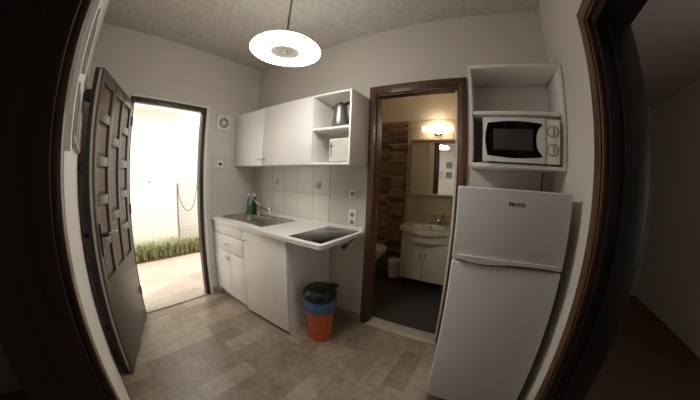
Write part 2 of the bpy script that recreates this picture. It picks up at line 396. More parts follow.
# ------------------------------------------------------------------ courtyard
struct('floor_courtyard', box(nb(), -3.4, -.15, -3.5, 2.5, -.2, -.05), M['paving'], 'sunlit beige courtyard paving', 'paving')
b = nb(); box(b, -2.5, -2.2, -3.5, -.27, -.05, 2.9)
struct('wall_courtyard', b, M['outwall'], 'sunlit white courtyard wall', 'wall')
b = nb(); box(b, -3.0, -2.7, -.8, 2.5, -.05, 3.4)
struct('wall_courtyard_brick', b, M['outbrick'], 'white painted brick wall at the back of the courtyard', 'wall')
struct('trim_7', box(nb(), -2.2, -1.95, -3.5, -.27, 2.44, 2.6), M['outwall'], 'narrow white ledge above the courtyard wall', 'ledge')
struct('trim_8', box(nb(), -2.7, -1.74, -3.5, 2.5, -.06, -.03), M['soil'], 'soil bed along the courtyard wall', 'flower bed')
# grasses
b = nb()
for i in range(2600):
    y = random.uniform(-2.4, 1.3); x = random.uniform(-2.10, -1.78)
    a = random.uniform(0, 2*math.pi); Lh = random.uniform(.16, .34); lean = random.uniform(.12, .36); wd = random.uniform(.007, .018)
    dx, dy = math.cos(a)*lean, math.sin(a)*lean; px, py = -math.sin(a)*wd, math.cos(a)*wd
    dx = max(dx, -2.185-x)
    q = []
    for t in (0, .4, .75, 1):
        zz = -.04+1.25*Lh*(t-.35*t*t*t); ww = (1-t*.95)
        q.append((bm1 := b.verts.new((x+dx*t*t+px*ww, y+dy*t*t+py*ww, zz)), b.verts.new((x+dx*t*t-px*ww, y+dy*t*t-py*ww, zz))))
    for k in range(3): b.faces.new((q[k][0], q[k][1], q[k+1][1], q[k+1][0]))
g = obj('border_grass', b, M['grassA']); g['kind'] = 'stuff'; tag(g, 'pale green arching grass plants along the courtyard wall', 'grass')
# shower hose on the outside wall
t = thing('garden_shower', 'grey hand shower hose looping on the courtyard wall', 'shower hose', (-2.64, 0, .6))
obj('hose', tube(nb(), smoothpath([(-2.63, -.08, 1.10), (-2.61, -.07, .9), (-2.6, .02, .68), (-2.6, .14, .60), (-2.6, .25, .72), (-2.6, .31, 1.0), (-2.6, .33, 1.12)]), .009), M['hose'], t)
obj('riser_pipe', tube(nb(), [(-2.675, -.08, -.04), (-2.675, -.08, 1.15)], .010), M['hose'], t)
obj('tap', cyl(nb(), (-2.695, -.08, 1.15), (-2.61, -.08, 1.15), .02), M['steel'], t)
obj('shower_head', tube(nb(), [(-2.6, .33, 1.11), (-2.58, .335, 1.2), (-2.54, .34, 1.24)], [.012, .014, .028]), M['grey'], t)
obj('pipe_stub', cyl(nb(), (-2.2, -.78, 1.22), (-2.17, -.78, 1.22), .02), M['grey'], bpy.data.objects['wall_courtyard'])

# ------------------------------------------------------------------ kitchen base units
CY = -.584
def front(bm, x0, x1, z0, z1, y=CY, th=.018): box(bm, x0+.0015, x1-.0015, y, y+th, z0+.0015, z1-.0015, .003)
def barhandle(parent, p, horiz=True, L=.05, mt='chrome', name='handle', out=(0, -1, 0)):
    b = nb(); x, y, z = p
    if horiz:
        for s in (-1, 1): cyl(b, (x+s*L*.35, y, z), (x+s*L*.35, y-.02, z), .004, n=10)
        tube(b, [(x-L/2, y-.022, z), (x+L/2, y-.022, z)], .006)
    else:
        for s in (-1, 1): cyl(b, (x, y, z+s*L*.35), (x, y-.02, z+s*L*.35), .004, n=10)
        tube(b, [(x, y-.022, z-L/2), (x, y-.022, z+L/2)], .006)
    return obj(name, b, M[mt], parent)
def knob(parent, p):
    x, y, z = p; b = nb(); lathe(b, [(.006, 0), (.006, .012), (.014, .018), (.015, .024), (.008, .028)], (x, y, z), 20, Vector((0, -1, 0)))
    return obj('knob', b, M['chrome'], parent)
def carcass(x0, x1, plinth=.08, top=.845):
    b = nb(); y1 = -.016
    box(b, x0, x0+.016, CY+.02, y1, 0, top); box(b, x1-.016, x1, CY+.02, y1, 0, top)
    box(b, x0+.016, x1-.016, CY+.02, y1, plinth, plinth+.016); box(b, x0+.016, x1-.016, y1-.006, y1, plinth, top)
    box(b, x0+.016, x1-.016, CY+.02, CY+.1, top-.016, top); box(b, x0+.016, x1-.016, CY+.06, CY+.076, 0, plinth)
    return b
t = thing('base_cabinet', 'white base cabinet with two drawers over two small doors', 'cabinet', (.30, -.3, 0), 'kitchen base cabinets')
obj('carcass', carcass(.012, .61), M['cab_in'], t)
x0, x1 = .012, .612
dr = obj('drawer', (lambda b: (front(b, x0, x1, .735, .85), b)[1])(nb()), M['cab'], t)
dr = obj('drawer', (lambda b: (front(b, x0, x1, .56, .732), b)[1])(nb()), M['cab'], t); barhandle(dr, (.32, CY, .645))
for a, c_, hx in ((x0, .327, .305), (.33, x1, .352)):
    d = obj('door', (lambda b: (front(b, a, c_, .085, .557), b)[1])(nb()), M['cab'], t); barhandle(d, (hx, CY, .50), False, .04)
t = thing('base_cabinet', 'white base cabinet with one wide door beside the bin', 'cabinet', (.91, -.3, 0), 'kitchen base cabinets')
obj('carcass', carcass(.616, 1.206), M['cab_in'], t)
d = obj('door', (lambda b: (front(b, .616, 1.206, .03, .85), b)[1])(nb()), M['cab'], t); knob(d, (.655, CY, .755))

# worktop : shape with rounded near corner, hole-free slab (sink drops in front of it)
SX0, SX1, SY0, SY1 = .04, .80, -.51, -.06
b = nb(); CZ = .85
poly = [(.012, -.602), (1.535, -.602)] + [(1.535+.025*math.sin(a), -.577-.025*math.cos(a)) for a in [math.radians(k) for k in (15, 30, 45, 60, 75, 90)]] + [(1.56, -.014), (.012, -.014)]
# slab made of strips round the bowl opening
BWX0, BWX1, BWY0, BWY1 = .10, .46, -.45, -.14
z0, z1 = CZ+.005, .885
box(b, .012, BWX0, -.602, -.014, z0, z1); box(b, BWX0, BWX1, -.602, BWY0, z0, z1); box(b, BWX0, BWX1, BWY1, -.014, z0, z1)
prism(b, [(BWX1, -.602)]+poly[1:-1]+[(BWX1, -.014)], z0, z1)
wt = obj('worktop', b, M['counter'], origin=(.78, -.3, .85)); tag(wt, 'long pale speckled kitchen worktop over the base cabinets', 'worktop')
up = obj('upstand', box(nb(), .012, 1.56, -.03, -.013, z1, z1+.03, .004), M['counter'], wt)

# sink
t = thing('kitchen_sink', 'stainless steel inset sink with ribbed drainer', 'sink', (.42, -.28, .885))
b = nb(); zt = .889
fx = [(SX0, BWX0), (BWX0, BWX1), (BWX1, SX1)]
box(b, SX0, BWX0, SY0, SY1, .885, zt, .001); box(b, BWX0, BWX1, SY0, BWY0, .885, zt, .001); box(b, BWX0, BWX1, BWY1, SY1, .885, zt, .001); box(b, BWX1, SX1, SY0, SY1, .885, zt, .001)
# raised rim
tube(b, [(x, y, zt) for x, y in rrect(SX0+.004, SX1-.004, SY0+.004, SY1-.004, .04)]+[(SX1-.004, SY1-.044, zt)], .0035, 8)
obj('rim', b, M['steel'], t)
b = nb(); prof = []
for k, (ins, z) in enumerate(((0, zt), (.006, zt-.02), (.014, zt-.12), (.03, zt-.145), (.06, zt-.15))):
    prof.append([b.verts.new((x, y, z)) for x, y in rrect(BWX0+ins, BWX1-ins, BWY0+ins, BWY1-ins, .05)])
for p_, q_ in zip(prof, prof[1:]):
    n = len(p_)
    for i in range(n): b.faces.new((p_[i], p_[(i+1) % n], q_[(i+1) % n], q_[i]))
b.faces.new(prof[-1])
obj('bowl', b, M['steel'], t)
b = nb()
for i in range(8): box(b, .52+i*.032, .532+i*.032, -.44, -.15, zt-.0005, zt+.003, .0015)
obj('drainer_ribs', b, M['steel'], t)
obj('plug_waste', lathe(nb(), [(.03, 0), (.03, .004), (.018, .005), (.0, .003)], (.28, -.3, zt-.1505), 24), M['chrome'], t)
# faucet
t = thing('kitchen_faucet', 'chrome mixer tap with a long thin spout over the sink', 'faucet', (0.410, -.095, .889))
b = nb(); lathe(b, [(.026, 0), (.026, .006), (.02, .01), (.019, .06), (.021, .065), (.021, .085), (.014, .095)], (0.410, -.095, .889), 24)
obj('body', b, M['chrome'], t)
b = nb(); tube(b, smoothpath([(0.410, -.105, .95), (0.370, -.15, .99), (0.310, -.2, 1.05), (0.275, -.23, 1.085), (0.265, -.245, 1.07), (0.262, -.248, 1.045)]), .009)
obj('spout', b, M['chrome'], t)
b = nb(); tube(b, [(0.410, -.095, .975), (0.440, -.10, .99), (0.495, -.12, .985)], [.011, .008, .006]); obj('lever', b, M['chrome'], t)
# soap bottles
def bottle(loc, r, h, body, cap, label, pump=False, sy=.6):
    t = thing('soap_bottle', label, 'bottle', loc, 'soap bottles by the sink')
    b = nb(); lathe(b, [(r*.9, 0), (r, .01), (r, h*.55), (r*.85, h*.7), (r*.4, h*.8), (r*.38, h*.84)], loc, 24, sy=sy); obj('body', b, M[body], t)
    x, y, z = loc
    b = nb(); lathe(b, [(r*.45, h*.83), (r*.45, h*.93), (r*.25, h*.95), (r*.22, h)], loc, 16)
    if pump: tube(b, [(x, y, z+h*.97), (x+.03, y-.02, z+h*.98)], .005)
    obj('cap', b, M[cap], t); return t
bottle((.052, -.115, .889), .034, .24, 'glassclear', 'white', 'clear dish soap bottle with green liquid, left of the two by the sink')
t = bpy.data.objects['soap_bottle']; obj('liquid', lathe(nb(), [(.029, .004), (.0345, .012), (.0345, .095), (.0342, .10)], (.052, -.115, .889), 24, sy=.62), M['green'], t)
t = bottle((.13, -.095, .889), .038, .25, 'darkgreen', 'white', 'dark green soap bottle with white pump, right of the two by the sink', True)
b = nb(); box(b, .06, .17, -.175, -.145, .889, .915, .008, 3); tag(obj('scouring_sponge', b, M['green'], origin=(.12, -.12, .889)), 'green scouring sponge lying before the soap bottles', 'sponge')
b = nb(); lathe(b, [(.018, 0), (.02, .02), (.012, .032)], (.222, -.10, .889), 16); tag(obj('drain_plug', b, M['beige'], origin=(.222, -.10, .889)), 'small beige stopper beside the green sponge', 'plug')

# hob
t = thing('induction_hob', 'black glass two zone hob set in the worktop', 'hob', (1.345, -.29, .885))
obj('glass', box(nb(), 1.21, 1.52, -.55, -.045, .885, .891, .002), M['glass_black'], t)
for cy, r in ((-.41, .09), (-.18, .075)):
    b = nb(); lathe(b, [(r, 0), (r, .0004), (r-.003, .0004), (r-.003, 0)], (1.365, cy, .891), 48, cap=False)
    obj('cooking_zone', b, M['hobring'], t)
b = nb(); box(b, 1.30, 1.43, -.54, -.532, .891, .8914); obj('control_marks', b, M['hobring'], t)
b = nb(); box(b, 1.203, 1.527, -.557, -.038, .8845, .888, .001); obj('trim_edge', b, M['steel'], t)
# cord under worktop
t = thing('power_cord', 'short black cord with plug hanging under the worktop end', 'cord', (1.50, -.25, .80))
b = nb(); tube(b, smoothpath([(1.548, -.14, .85), (1.552, -.2, .838), (1.555, -.28, .822)]), .006); obj('cable', b, M['black'], t)
b = nb(); lathe(b, [(.011, 0), (.017, .012), (.02, .03), (.018, .045), (.006, .047)], (1.555, -.275, .823), 16, Vector((0, -1, -.25))); obj('plug', b, M['black'], t)

# wall units ------------------------------------------------------------------
UZ0, UZ1, UY = 1.441, 2.025, -.308
def wallbox(x0, x1, z0=UZ0, z1=UZ1, y=UY, yb=-.002, back=True, th=.016):
    b = nb(); box(b, x0, x0+th, y, yb, z0, z1, .001); box(b, x1-th, x1, y, yb, z0, z1, .001)
    box(b, x0+th, x1-th, y, yb, z0, z0+th, .001); box(b, x0+th, x1-th, y, yb, z1-th, z1, .001)
    if back: box(b, x0+th, x1-th, yb-.006, yb, z0+th, z1-th)
    return b
for x0, x1, hx, lab in ((.014, .55, .525, 'white wall cabinet next to the entrance wall'), (.552, 1.182, .595, 'wider white wall cabinet beside the open shelf unit')):
    t = thing('wall_cabinet', lab, 'cabinet', ((x0+x1)/2, -.15, UZ0), 'kitchen wall cabinets')
    obj('carcass', wallbox(x0, x1, y=UY+.02), M['cab_in'], t)
    d = obj('door', box(nb(), x0+.0025, x1-.0025, UY, UY+.018, UZ0, UZ1, .003), M['cab'], t)
    barhandle(d, (hx, UY, 1.503), True, .028)
t = thing('open_wall_shelf', 'white open shelf unit holding the kettle and toaster', 'shelf unit', (1.38, -.15, UZ0))
obj('carcass', wallbox(1.184, 1.575), M['cab'], t)
obj('shelf', box(nb(), 1.2, 1.559, UY+.004, -.008, 1.722, 1.740, .001), M['cab'], t)
# kettle
kx, ky, kz = 1.395, -.185, 1.740
t = thing('electric_kettle', 'brushed steel electric kettle with black handle', 'kettle', (kx, ky, kz))
obj('base', lathe(nb(), [(.075, 0), (.078, .004), (.076, .018), (.07, .02)], (kx, ky, kz), 32), M['black'], t)
b = nb(); lathe(b, [(.07, .02), (.073, .03), (.066, .09), (.056, .17), (.052, .2), (.05, .203)], (kx, ky, kz), 36)
obj('body', b, M['steel_dull'], t)
b = nb(); prism(b, [(kx-.048, kz+.205), (kx-.05, kz+.15), (kx-.085, kz+.2)], ky-.018, ky+.018, 'Y'); obj('spout', b, M['steel'], t)
b = nb(); lathe(b, [(.05, .203), (.046, .212), (.02, .218), (.012, .222), (.012, .232), (.004, .234)], (kx, ky, kz), 28); obj('lid', b, M['black'], t)
b = nb(); tube(b, smoothpath([(kx+.045, ky-.005, kz+.205), (kx+.09, ky-.01, kz+.212), (kx+.118, ky-.015, kz+.17), (kx+.112, ky-.015, kz+.09), (kx+.062, ky-.008, kz+.045)]), [.012]*25, 12)
obj('handle', b, M['black'], t)
# toaster
t = thing('toaster', 'white rounded toaster on the lower open shelf', 'toaster', (1.44, -.16, UZ0+.016))
tz = UZ0+.016
b = nb(); box(b, 1.335, 1.535, -.255, -.085, tz+.008, tz+.2, .02, 4); obj('body', b, M['slab_white'], t)
b = nb(); box(b, 1.365, 1.495, -.20, -.18, tz+.195, tz+.2012, .003); box(b, 1.365, 1.495, -.15, -.13, tz+.195, tz+.2012, .003); obj('slots', b, M['black'], t)
b = nb(); box(b, 1.362, 1.367, -.2565, -.25, tz+.05, tz+.16); obj('lever_slot', b, M['black'], t)
obj('lever', box(nb(), 1.354, 1.376, -.272, -.253, tz+.135, tz+.147, .003), M['grey'], t)
for fx_ in (1.36, 1.50):
    for fy_ in (-.225, -.105): obj('foot', cyl(nb(), (fx_, fy_, tz), (fx_, fy_, tz+.012), .01), M['black'], t)


# sockets / switches ----------------------------------------------------------
def socketB(x, z, mt, label, n=1, kind='socket', cat='socket', yb=-.008, sc=1):
    t = thing('wall_'+kind, label, cat, (x, yb, z), 'wall sockets and switches')
    hh = .04*n*sc if n > 1 else .038*sc
    obj('plate', box(nb(), x-.038*sc, x+.038*sc, yb-.012, yb, z-hh, z+hh, .004), M[mt], t)
    for k in range(n):
        zz = z+(k-(n-1)/2)*.066
        if kind == 'socket':
            b = nb(); lathe(b, [(.021, 0), (.021, .002), (.018, .002), (.016, -.003), (.0, -.003)], (x, yb-.0125, zz), 24, Vector((0, -1, 0))); obj('socket_well', b, M['grey'], t)
            b = nb()
            for s in (-1, 1): cyl(b, (x+s*.009, yb-.0125, zz), (x+s*.009, yb-.0145, zz), .003, n=8)
            obj('pin_holes', b, M['black'], t)
        else:
            obj('rocker', box(nb(), x-.014, x+.014, yb-.017, yb-.011, zz-.022, zz+.022, .003), M[mt], t)
socketB(.43, 1.275, 'beige', 'beige switch plate on the tiles above the drainer', kind='switch', cat='switch', sc=.8)
socketB(1.04, 1.262, 'beige', 'beige switch plate on the tiles left of the hob', kind='switch', cat='switch', sc=.8)
socketB(1.44, 1.205, 'white', 'single white socket high on the panel above the hob', yb=-.012)
socketB(1.445, .99, 'white', 'double white socket low on the panel behind the hob', n=2, yb=-.012)
# on wall A
t = thing('wall_socket', 'white socket on the splashback by the entrance door', 'socket', (.008, -.49, 1.46), 'wall sockets and switches')
obj('plate', box(nb(), .008, .018, -.53, -.45, 1.42, 1.50, .004), M['white'], t)
b = nb(); lathe(b, [(.021, 0), (.021, .002), (.016, -.002), (0, -.002)], (.018, -.49, 1.46), 20, Vector((1, 0, 0))); obj('socket_well', b, M['beige'], t)
b = nb(); box(b, .0185, .021, -.512, -.468, 1.452, 1.468, .002); obj('pin_holes', b, M['black'], t)
# extractor vent
t = thing('ventilation_fan', 'white square extractor vent with a round grille', 'vent', (0, -.475, 1.92))
obj('cover', box(nb(), 0, .022, -.56, -.39, 1.835, 2.005, .006), M['white'], t)
b = nb(); lathe(b, [(.058, .02), (.058, .03), (.048, .032), (.046, .024)], (0, -.475, 1.92), 40, Vector((1, 0, 0)), cap=False); obj('ring', b, M['grey'], t)
b = nb(); lathe(b, [(.047, .0222), (.047, .0228), (0, .0228)], (0, -.475, 1.92), 32, Vector((1, 0, 0))); obj('duct', b, M['grey'], t)
b = nb(); lathe(b, [(.02, .022), (.02, .031), (.016, .033)], (0, -.475, 1.92), 24, Vector((1, 0, 0)))
for k in range(6):
    a = k*math.pi/3; tube(b, [(.028, -.475+math.cos(a)*.015, 1.92+math.sin(a)*.015), (.028, -.475+math.cos(a)*.05, 1.92+math.sin(a)*.05)], .004, 6)
obj('grille', b, M['white'], t)

# trash bin --------------------------------------------------------------------
c = (1.40, -.405, 0); ZS = 1.13
def sz(bm):
    for v in bm.verts: v.co.z *= ZS
t = thing('trash_bin', 'orange waste bin with black lid and blue bag', 'bin', c)
b = nb(); lathe(b, [(.098, 0), (.101, .006), (.122, .32), (.124, .322), (.118, .322), (.097, .01), (0, .01)], c, 40); sz(b); obj('bucket', b, M['orange'], t)
b = nb(); n = 48; rings = []
for r, z, amp in ((.1175, .325, 0), (.131, .337, .002), (.134, .31, .004), (.131, .27, .007), (.1275, .255, .007), (.1225, .25, .001)):
    rings.append([b.verts.new((c[0]+(r+amp*(.4+random.random()*.9))*math.cos(2*math.pi*i/n), c[1]+(r+amp*(.4+random.random()*.9))*math.sin(2*math.pi*i/n), z+amp*2.2*math.sin(i*1.7)*random.random())) for i in range(n)])
for p_, q_ in zip(rings, rings[1:]):
    for i in range(n): b.faces.new((p_[i], p_[(i+1) % n], q_[(i+1) % n], q_[i]))
sz(b); obj('bag', b, M['blue'], t)
b = nb(); lathe(b, [(.134, .338), (.138, .345), (.138, .378), (.132, .392), (.118, .404), (.112, .41), (.104, .408), (.06, .414), (.0, .416)], c, 44)
box(b, c[0]+.03, c[0]+.10, c[1]+.07, c[1]+.125, .395, .425, .012, 3)
sz(b); obj('lid', b, M['black'], t)

# ceiling lamp -------------------------------------------------------------------
LX, LY, LZ = 1.465, -.90, 2.10
t = thing('pendant_lamp', 'glowing white ring pendant lamp hanging on a cord', 'lamp', (LX, LY, LZ))
tilt = Matrix.Rotation(math.radians(0), 4, 'X')
TILT = Vector((.06, .01, 1)).normalized()
b = nb(); R_, w_, h_ = .152, .062, .026
prof = [(R_+w_*math.cos(a)*1.0, h_*math.sin(a)) for a in [math.radians(k) for k in range(0, 360, 20)]]
lathe(b, prof+[prof[0]], (LX, LY, LZ), 64, TILT, cap=False)
bmesh.ops.remove_doubles(b, verts=b.verts[:], dist=1e-5)
obj('ring_diffuser', b, M['lamp'], t)
b = nb(); lathe(b, [(.0, -.012), (.09, -.012), (.098, 0), (.09, .03), (.03, .05), (.016, .075), (.0, .076)], (LX, LY, LZ), 40, TILT); obj('centre_cap', b, M['lampcap'], t)
b = nb(); lathe(b, [(.09, .020), (.12, .034), (.15, .038), (.19, .030), (.19, .027), (.15, .033), (.12, .030), (.09, .018), (.09, .020)], (LX, LY, LZ), 64, TILT, cap=False); obj('added_light_shield', b, M['lampcap'], t)  # ring added above the diffuser to keep lamp light off the ceiling
b = nb(); lathe(b, [(.009, -.02), (.009, -.01)], (LX, LY, LZ), 12, TILT); lathe(b, [(.005, -.02), (.005, -.01)], (LX+.03, LY-.02, LZ), 12, TILT); obj('screw_cap', b, M['grey'], t)
b = nb(); tube(b, smoothpath([(LX, LY, LZ+.07), (LX-.006, LY+.004, LZ+.14), (LX-.014, LY+.01, LZ+.2), (LX-.006, LY+.004, H-.2), (LX-.004, LY, H-.02)]), .007); obj('cord', b, M['grey'], t)
b = nb(); lathe(b, [(.045, 0), (.045, .02), (.02, .045), (.0, .046)], (LX-.004, LY, H), 28, Vector((0, 0, -1))); obj('ceiling_rose', b, M['white'], t)

# right: shelf unit + microwave + fridge ---------------------------------------------
X0, X1, SZ0, SZ1, SY = 2.413, 2.980, 1.449, 2.070, -.33
t = thing('microwave_shelf', 'white open wall unit holding the microwave', 'shelf unit', ((X0+X1)/2, -.16, SZ0))
obj('carcass', wallbox(X0, X1, SZ0, SZ1, SY, th=.02), M['cab'], t)
obj('shelf', box(nb(), X0+.02, X1-.02, SY+.003, -.008, 1.755, 1.775, .001), M['cab'], t)
mx0, mx1, mz0, mz1 = 2.492, 2.938, 1.480, 1.728; my = -.345
t = thing('microwave', 'white microwave with black window and two dials', 'microwave', ((mx0+mx1)/2, -.18, SZ0+.02))
obj('body', box(nb(), mx0, mx1, my+.018, -.03, mz0, mz1, .004), M['white'], t)
# door with window
DXR = 2.852
d = obj('door', box(nb(), mx0, DXR, my-.008, my+.017, mz0-.002, mz1+.004, .005), M['white'], t)
b = nb()
wx0, wx1, wz0, wz1 = mx0+.022, DXR-.022, mz0+.032, mz1-.03
pts = []
N = 16
for i in range(N+1):   # bottom edge, bowed
    u = i/N; pts.append((wx0+.006+(wx1-wx0-.006)*u, wz0-.012*math.sin(math.pi*u)*1))
zc_ = (wz0+wz1)/2
for i in range(1, N):  # right edge with a bite for the grip
    u = i/N; pts.append((wx1-.034*math.sqrt(max(0, 1-((u-.5)/.40)**2)), wz0+(wz1-wz0)*u))
for i in range(N+1):
    u = 1-i/N; pts.append((wx0+.006+(wx1-wx0-.006)*u, wz1+.012*math.sin(math.pi*u)))
for i in range(1, N):
    u = 1-i/N; pts.append((wx0+.006-.014*math.sin(math.pi*u), wz0+(wz1-wz0)*u))
prism(b, pts, my-.0095, my-.004, 'Y'); obj('window', b, M['glass_black'], d)
obj('window_mesh', box(nb(), mx0+.06, DXR-.075, my-.0102, my-.009, mz0+.065, mz1-.065, .0004), mat('grey_mesh', (58, 55, 52), .5, noise=.1, nscale=200), d)
b = nb()
obj('control_panel', box(nb(), DXR+.003, mx1, my, my+.019, mz0, mz1, .003), M['cab'], t)
for z in (1.658, 1.556):
    b = nb(); lathe(b, [(.027, 0), (.027, .004), (.023, .012), (.0, .013)], (2.896, my, z), 32, Vector((0, -1, 0))); k_ = obj('dial', b, M['white'], t)
    b = nb(); lathe(b, [(.035, 0), (.035, .0012), (.0285, .0012)], (2.896, my, z), 36, Vector((0, -1, 0)), cap=False); obj('dial_scale', b, M['grey'], t)
    obj('dial_grip', box(nb(), 2.892, 2.900, my-.019, my-.011, z-.022, z+.022, .002), M['grey'], k_)
for x in (mx0+.04, mx1-.04):
    for y in (-.29, -.08): obj('foot', cyl(nb(), (x, y, SZ0+.02), (x, y, mz0+.002), .012), M['black'], t)
b = nb(); tube(b, smoothpath([(2.905, -.012, 1.449), (2.907, -.02, 1.42), (2.902, -.018, 1.38), (2.908, -.02, 1.30)]), .004)
tag(obj('microwave_cable', b, M['black'], origin=(2.905, -.02, 1.38)), 'thin black cable hanging between microwave shelf and fridge', 'cable')

fx0, fx1, fy, fz, fs = 2.390, 2.932, -.625, 1.33, .970
t = thing('refrigerator', 'white two door fridge freezer below the microwave shelf', 'refrigerator', ((fx0+fx1)/2, -.33, 0))
obj('cabinet', box(nb(), fx0+.003, fx1-.003, fy+.062, -.05, .03, fz-.006, .006), M['fridge'], t)
d = obj('freezer_door', box(nb(), fx0, fx1, fy, fy+.056, fs+.004, fz, .008, 3), M['fridge'], t)
d2_ = obj('fridge_door', box(nb(), fx0, fx1, fy, fy+.056, .045, fs-.004, .012, 3), M['fridge'], t)
obj('gasket', box(nb(), fx0+.012, fx1-.012, fy+.055, fy+.064, .05, fz-.012), M['grey'], t)
# wavy grip between the doors
b = nb(); n = 24
top = [(fx0+.03+(fx1-fx0-.06)*i/n, fs+.030-.0*i) for i in range(n+1)]
bot = [(fx0+.03+(fx1-fx0-.06)*i/n, fs+.010-.012*math.sin(2*math.pi*(i/n))*(1 if i < n/2 else .4)) for i in range(n, -1, -1)]
prism(b, top+bot, fy-.010, fy+.004, 'Y'); obj('grip_moulding', b, M['fridge'], d)
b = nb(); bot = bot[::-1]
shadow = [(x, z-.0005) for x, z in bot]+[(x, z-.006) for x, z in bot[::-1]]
prism(b, shadow, fy-.002, fy+.003, 'Y'); obj('grip_shadow_strip', b, M['black'], d)  # flat black strip stands in for the shade under the grip moulding
cu = bpy.data.curves.new('brand_lettering', 'FONT'); cu.body = 'FRICO'; cu.size = .024; cu.extrude = .0006; cu.align_x = 'CENTER'; cu.space_character = 1.15; cu.offset = .0006
tmp = bpy.data.objects.new('lettering_curve', cu); COL.objects.link(tmp)
bpy.context.view_layer.update()
lm = bpy.data.meshes.new_from_object(tmp.evaluated_get(bpy.context.evaluated_depsgraph_get())); bpy.data.objects.remove(tmp); lm.materials.clear(); lm.materials.append(M['black'])
fo = bpy.data.objects.new('brand_lettering', lm); COL.objects.link(fo)
fo.parent = d; fo.rotation_euler = (math.radians(90), 0, 0); fo.location = Vector((2.672, fy-.0008, 1.254))-wloc(t)
obj('plinth_grille', box(nb(), fx0+.02, fx1-.02, fy+.07, fy+.08, .012, .05), M['grey'], t)
for x in (fx0+.05, fx1-.05):
    for y in (fy+.1, -.1): obj('foot', cyl(nb(), (x, y, 0), (x, y, .035), .018), M['black'], t)

# pictures and conduit on the front wall --------------------------------------------
for x0, x1, z0, z1, mt, lab in ((1.45, 1.62, 1.70, 1.87, 'print1', 'small blue grey picture, upper of the dark pair in the mirror'), (1.45, 1.62, 1.45, 1.62, 'print1', 'small blue grey picture, lower of the dark pair in the mirror'),
                                (1.22, 1.39, 1.45, 1.62, 'print2', 'small pale picture left of the dark pair in the mirror'), (1.00, 1.17, 1.45, 1.62, 'print2', 'small pale picture farthest left seen in the mirror')):
    t = thing('framed_picture', lab, 'picture', ((x0+x1)/2, YD, (z0+z1)/2), 'small pictures on the wall facing the bathroom')
    b = nb()
    for q in ((x0, x1, z0, z0+.014), (x0, x1, z1-.014, z1), (x0, x0+.014, z0+.014, z1-.014), (x1-.014, x1, z0+.014, z1-.014)): box(b, q[0], q[1], YD, YD+.02, q[2], q[3], .002)
    obj('frame', b, M['silverframe'], t); obj('print', box(nb(), x0+.013, x1-.013, YD, YD+.012, z0+.013, z1-.013), M[mt], t)
b = nb(); box(b, 1.76, 1.79, YD, YD+.022, 1.40, H, .004); tag(obj('cable_trunking', b, M['white'], origin=(1.775, YD, 1.9)), 'white vertical cable trunking at the upper left edge', 'trunking')

# ------------------------------------------------------------------ bathroom
VY = .97
t = thing('vanity_cabinet', 'cream two door vanity cabinet under the washbasin', 'cabinet', (1.9, 1.18, 0))
vx0, vx1, vz0, vz1 = 1.57, 2.16, .13, .735
obj('carcass', box(nb(), vx0, vx1, VY+.02, YB-.018, vz0, vz1, .003), M['vanity'], t)
for a, c_, hx in ((vx0, 1.857, 1.828), (1.859, vx1, 1.889)):
    d = obj('door', box(nb(), a+.002, c_, VY, VY+.019, vz0, vz1-.1, .004), M['vanity'], t); barhandle(d, (hx, VY, .46), False, .09)
def bulge(x): u = (x-1.86)/.33; return max(0, math.cos(u*math.pi/2))**1.5*.15
b = nb(); n = 24; L0 = [(vx0+(vx1-vx0)*i/n) for i in range(n+1)]
prism(b, [(x, VY+.01-bulge(x)*.75) for x in L0]+[(vx1, VY+.03), (vx0, VY+.03)], vz1-.1, vz1, 'Z'); obj('bowed_apron', b, M['vanity'], t)
for x in (vx0+.03, vx1-.03):
    for y in (VY+.05, YB-.06): obj('foot', cyl(nb(), (x, y, 0), (x, y, vz0+.01), .016), M['chrome'], t)
# basin: grid with a dip
t = thing('washbasin', 'white serpentine fronted washbasin on the vanity', 'basin', (1.86, 1.15, .735))
b = nb(); nx, ny = 40, 24; gx0, gx1 = 1.54, 2.19; top_ = []; zt = .79
for j in range(ny+1):
    row = []
    for i in range(nx+1):
        x = gx0+(gx1-gx0)*i/nx; yf = VY-.02-bulge(x); y = yf+(YB-.014-yf)*j/ny
        d_ = ((x-1.86)/.22)**2+((y-1.09)/.16)**2
        z = zt-(.11*(1-d_)**.6 if d_ < 1 else 0)
        if j == ny: z = zt
        row.append(b.verts.new((x, y, z)))
    top_.append(row)
for j in range(ny):
    for i in range(nx): b.faces.new((top_[j][i], top_[j][i+1], top_[j+1][i+1], top_[j+1][i]))
edge = top_[0]+[r[-1] for r in top_[1:]]+top_[-1][-2::-1]+[r[0] for r in top_[-2:0:-1]]
low = [b.verts.new((v.co.x*.97+1.865*.03, v.co.y if v.co.y > 1.3 else v.co.y+.012, .737)) for v in edge]
for i in range(len(edge)): b.faces.new((edge[i], edge[(i+1) % len(edge)], low[(i+1) % len(edge)], low[i]))
obj('bowl', b, M['porcelain'], t)
obj('drain', lathe(nb(), [(.02, 0), (.02, .004), (.0, .003)], (1.86, 1.09, .681), 20), M['chrome'], t)
obj('overflow', cyl(nb(), (1.86, 1.232, .765), (1.86, 1.222, .757), .01, n=12), M['black'], t)
t = thing('basin_faucet', 'chrome two handled tap on the washbasin', 'faucet', (1.88, 1.33, .79))
b = nb(); box(b, 1.82, 1.94, 1.31, 1.35, .79, .80, .004); cyl(b, (1.88, 1.33, .80), (1.88, 1.33, .88), .014); tube(b, smoothpath([(1.88, 1.33, .87), (1.88, 1.29, .91), (1.88, 1.22, .89), (1.88, 1.20, .87)]), .010); obj('spout', b, M['chrome'], t)
